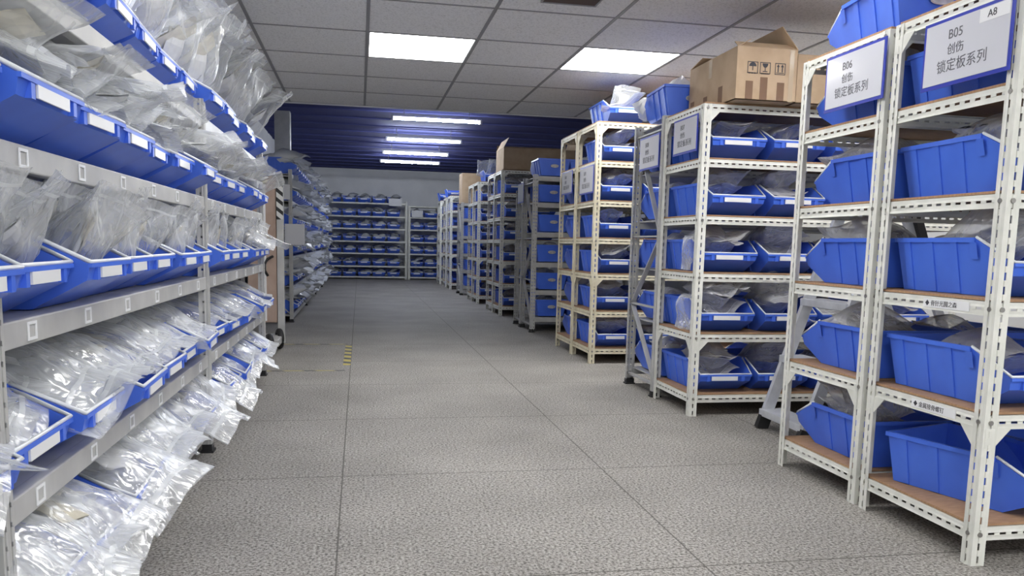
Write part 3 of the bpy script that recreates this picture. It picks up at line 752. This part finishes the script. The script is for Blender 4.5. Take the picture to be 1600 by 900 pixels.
# white foam sticking out of the bin on the braced rack
rf = random.Random(5)
for q, (dx, dy, a, hh) in enumerate(((-.23, .27, 15, .22), (-.06, .02, -15, .38))):
    m = MB(); n = 8
    for j in range(n+1):
        for i in range(n+1):
            u, v = i/n-.5, j/n
            m.v.append(Vector((u*.30+.03*noise.noise(Vector((u*4, v*4, q))), .07*noise.noise(Vector((u*3, v*3, q+4)))+.10*v*v, v*hh*(1-.5*abs(u)**1.5*2)+.05*noise.noise(Vector((u*5+q, 1, v))))))
    for j in range(n):
        for i in range(n): k = j*(n+1)+i; m.f.append((k, k+1, k+n+2, k+n+1))
    tag(obj('foam_sheet', m.mesh('foam_sheet', CARDW, solid=.006), None, (RX+.36+dx, 6.66+dy, 2.37), (0, 0, R(a))), 'white foam sheet sticking out of the top bin, %s' % ('folded low at its open front', 'standing tall at its rear')[q], 'foam sheet')
# ------------------------------------------------------------------ ladder
t = tag(empty('step_ladder', (0, 0, 0)), 'grey aluminium step ladder standing between the carton rack and the B06 rack', 'ladder')
LY0, LY1, LZ = 4.60, 5.12, 1.50
foot_x, top_x, rear_x = 2.80, 3.30, 4.15
def lx_(z): return foot_x + (top_x-foot_x)*z/LZ
for y in (LY0, LY1):
    o = obj('front_leg', MB().bar((lx_(.06), y, .06), (top_x, y, LZ), .035, .075, (1, 0, 0)).mesh('front_leg', ALU), t)
    obj('rubber_foot', MB().bar((lx_(0), y, 0), (lx_(.10), y, .10), .045, .085, (1, 0, 0)).mesh('rubber_foot', BLACK), o)
    o = obj('rear_leg', MB().bar((rear_x-.03, y, .06), (top_x+.12, y, LZ), .03, .055, (1, 0, 0)).mesh('rear_leg', ALU), t)
    obj('rubber_foot', MB().bar((rear_x, y, 0), (rear_x-.045, y, .10), .04, .065, (1, 0, 0)).mesh('rubber_foot', BLACK), o)
for z in (.115, .50, .90, 1.24):
    x = lx_(z)
    obj('tread', MB().box(x-.05, x+.13, LY0+.0, LY1+.02, z-.025, z+.025).mesh('tread', ALU, bevel=.004), t)
obj('top_platform', MB().box(top_x-.06, top_x+.22, LY0-.02, LY1+.02, LZ-.01, LZ+.05).box(top_x-.02, top_x+.2, LY0, LY1, LZ+.05, LZ+.075).mesh('top_platform', ALU, bevel=.004), t)
obj('handle_grip', MB().bar((top_x+.26, LY0-.03, LZ-.20), (top_x+.17, LY0-.03, LZ+.02), .04, .05, (1, 0, 0)).mesh('handle_grip', BLACK), t)
obj('rear_bar', MB().bar((rear_x-.2, LY0, .35), (rear_x-.2, LY1, .35), .02, .03).mesh('rear_bar', ALU), t)

# ------------------------------------------------------------------ lift truck behind the left rack
t = tag(empty('hand_lift_truck', (-.99, 9.55, 0)), 'cardboard-wrapped lift truck with a black and white hazard strip, parked past the silver grey rack', 'lift truck')
obj('mast', MB().box(.065, .14, -.04, .04, .06, 1.93).mesh('mast', GREY_PAINT, bevel=.004), t)
obj('hazard_strip', MB().box(.066, .139, -.046, -.041, 1.48, 1.90).mesh('hazard_strip', HAZ_BW), t)
obj('cardboard_wrap', MB().box(-.26, .06, -.03, .10, .30, 1.96).mesh('cardboard_wrap', noisy(mat('worn_card', (.4, .29, .23), .8), 5, (.36, .26, .21), (.44, .33, .27)), bevel=.008), t)
obj('tape_line', MB().box(-.075, -.055, -.034, -.030, .32, 1.94).mesh('tape_line', CARDW), t)
obj('base', MB().box(-.30, .12, -.55, .1, .08, .16).mesh('base', GREY_PAINT, bevel=.01), t)
for x, y in ((.085, -.08), (.03, -.62)):
    wm = MB(); n = 24
    wm.tube([(0, .085*math.cos(2*math.pi*k/n), .085*math.sin(2*math.pi*k/n)) for k in range(n)], .035, 10, True)
    o = obj('wheel', wm.mesh('wheel', BLACK, True), t, (x, y, .12), (0, 0, R(18)))
    obj('hub', MB().cyl((-.02, 0, 0), (.02, 0, 0), .055, 18).mesh('hub', GREY_PAINT, True), o)
obj('handle', MB().tube([(.02, -.06, 1.06), (-.03, -.12, 1.03), (-.06, -.14, .97), (-.06, -.14, .90), (-.03, -.12, .84)], .016, 8).mesh('handle', BLACK, True), t)
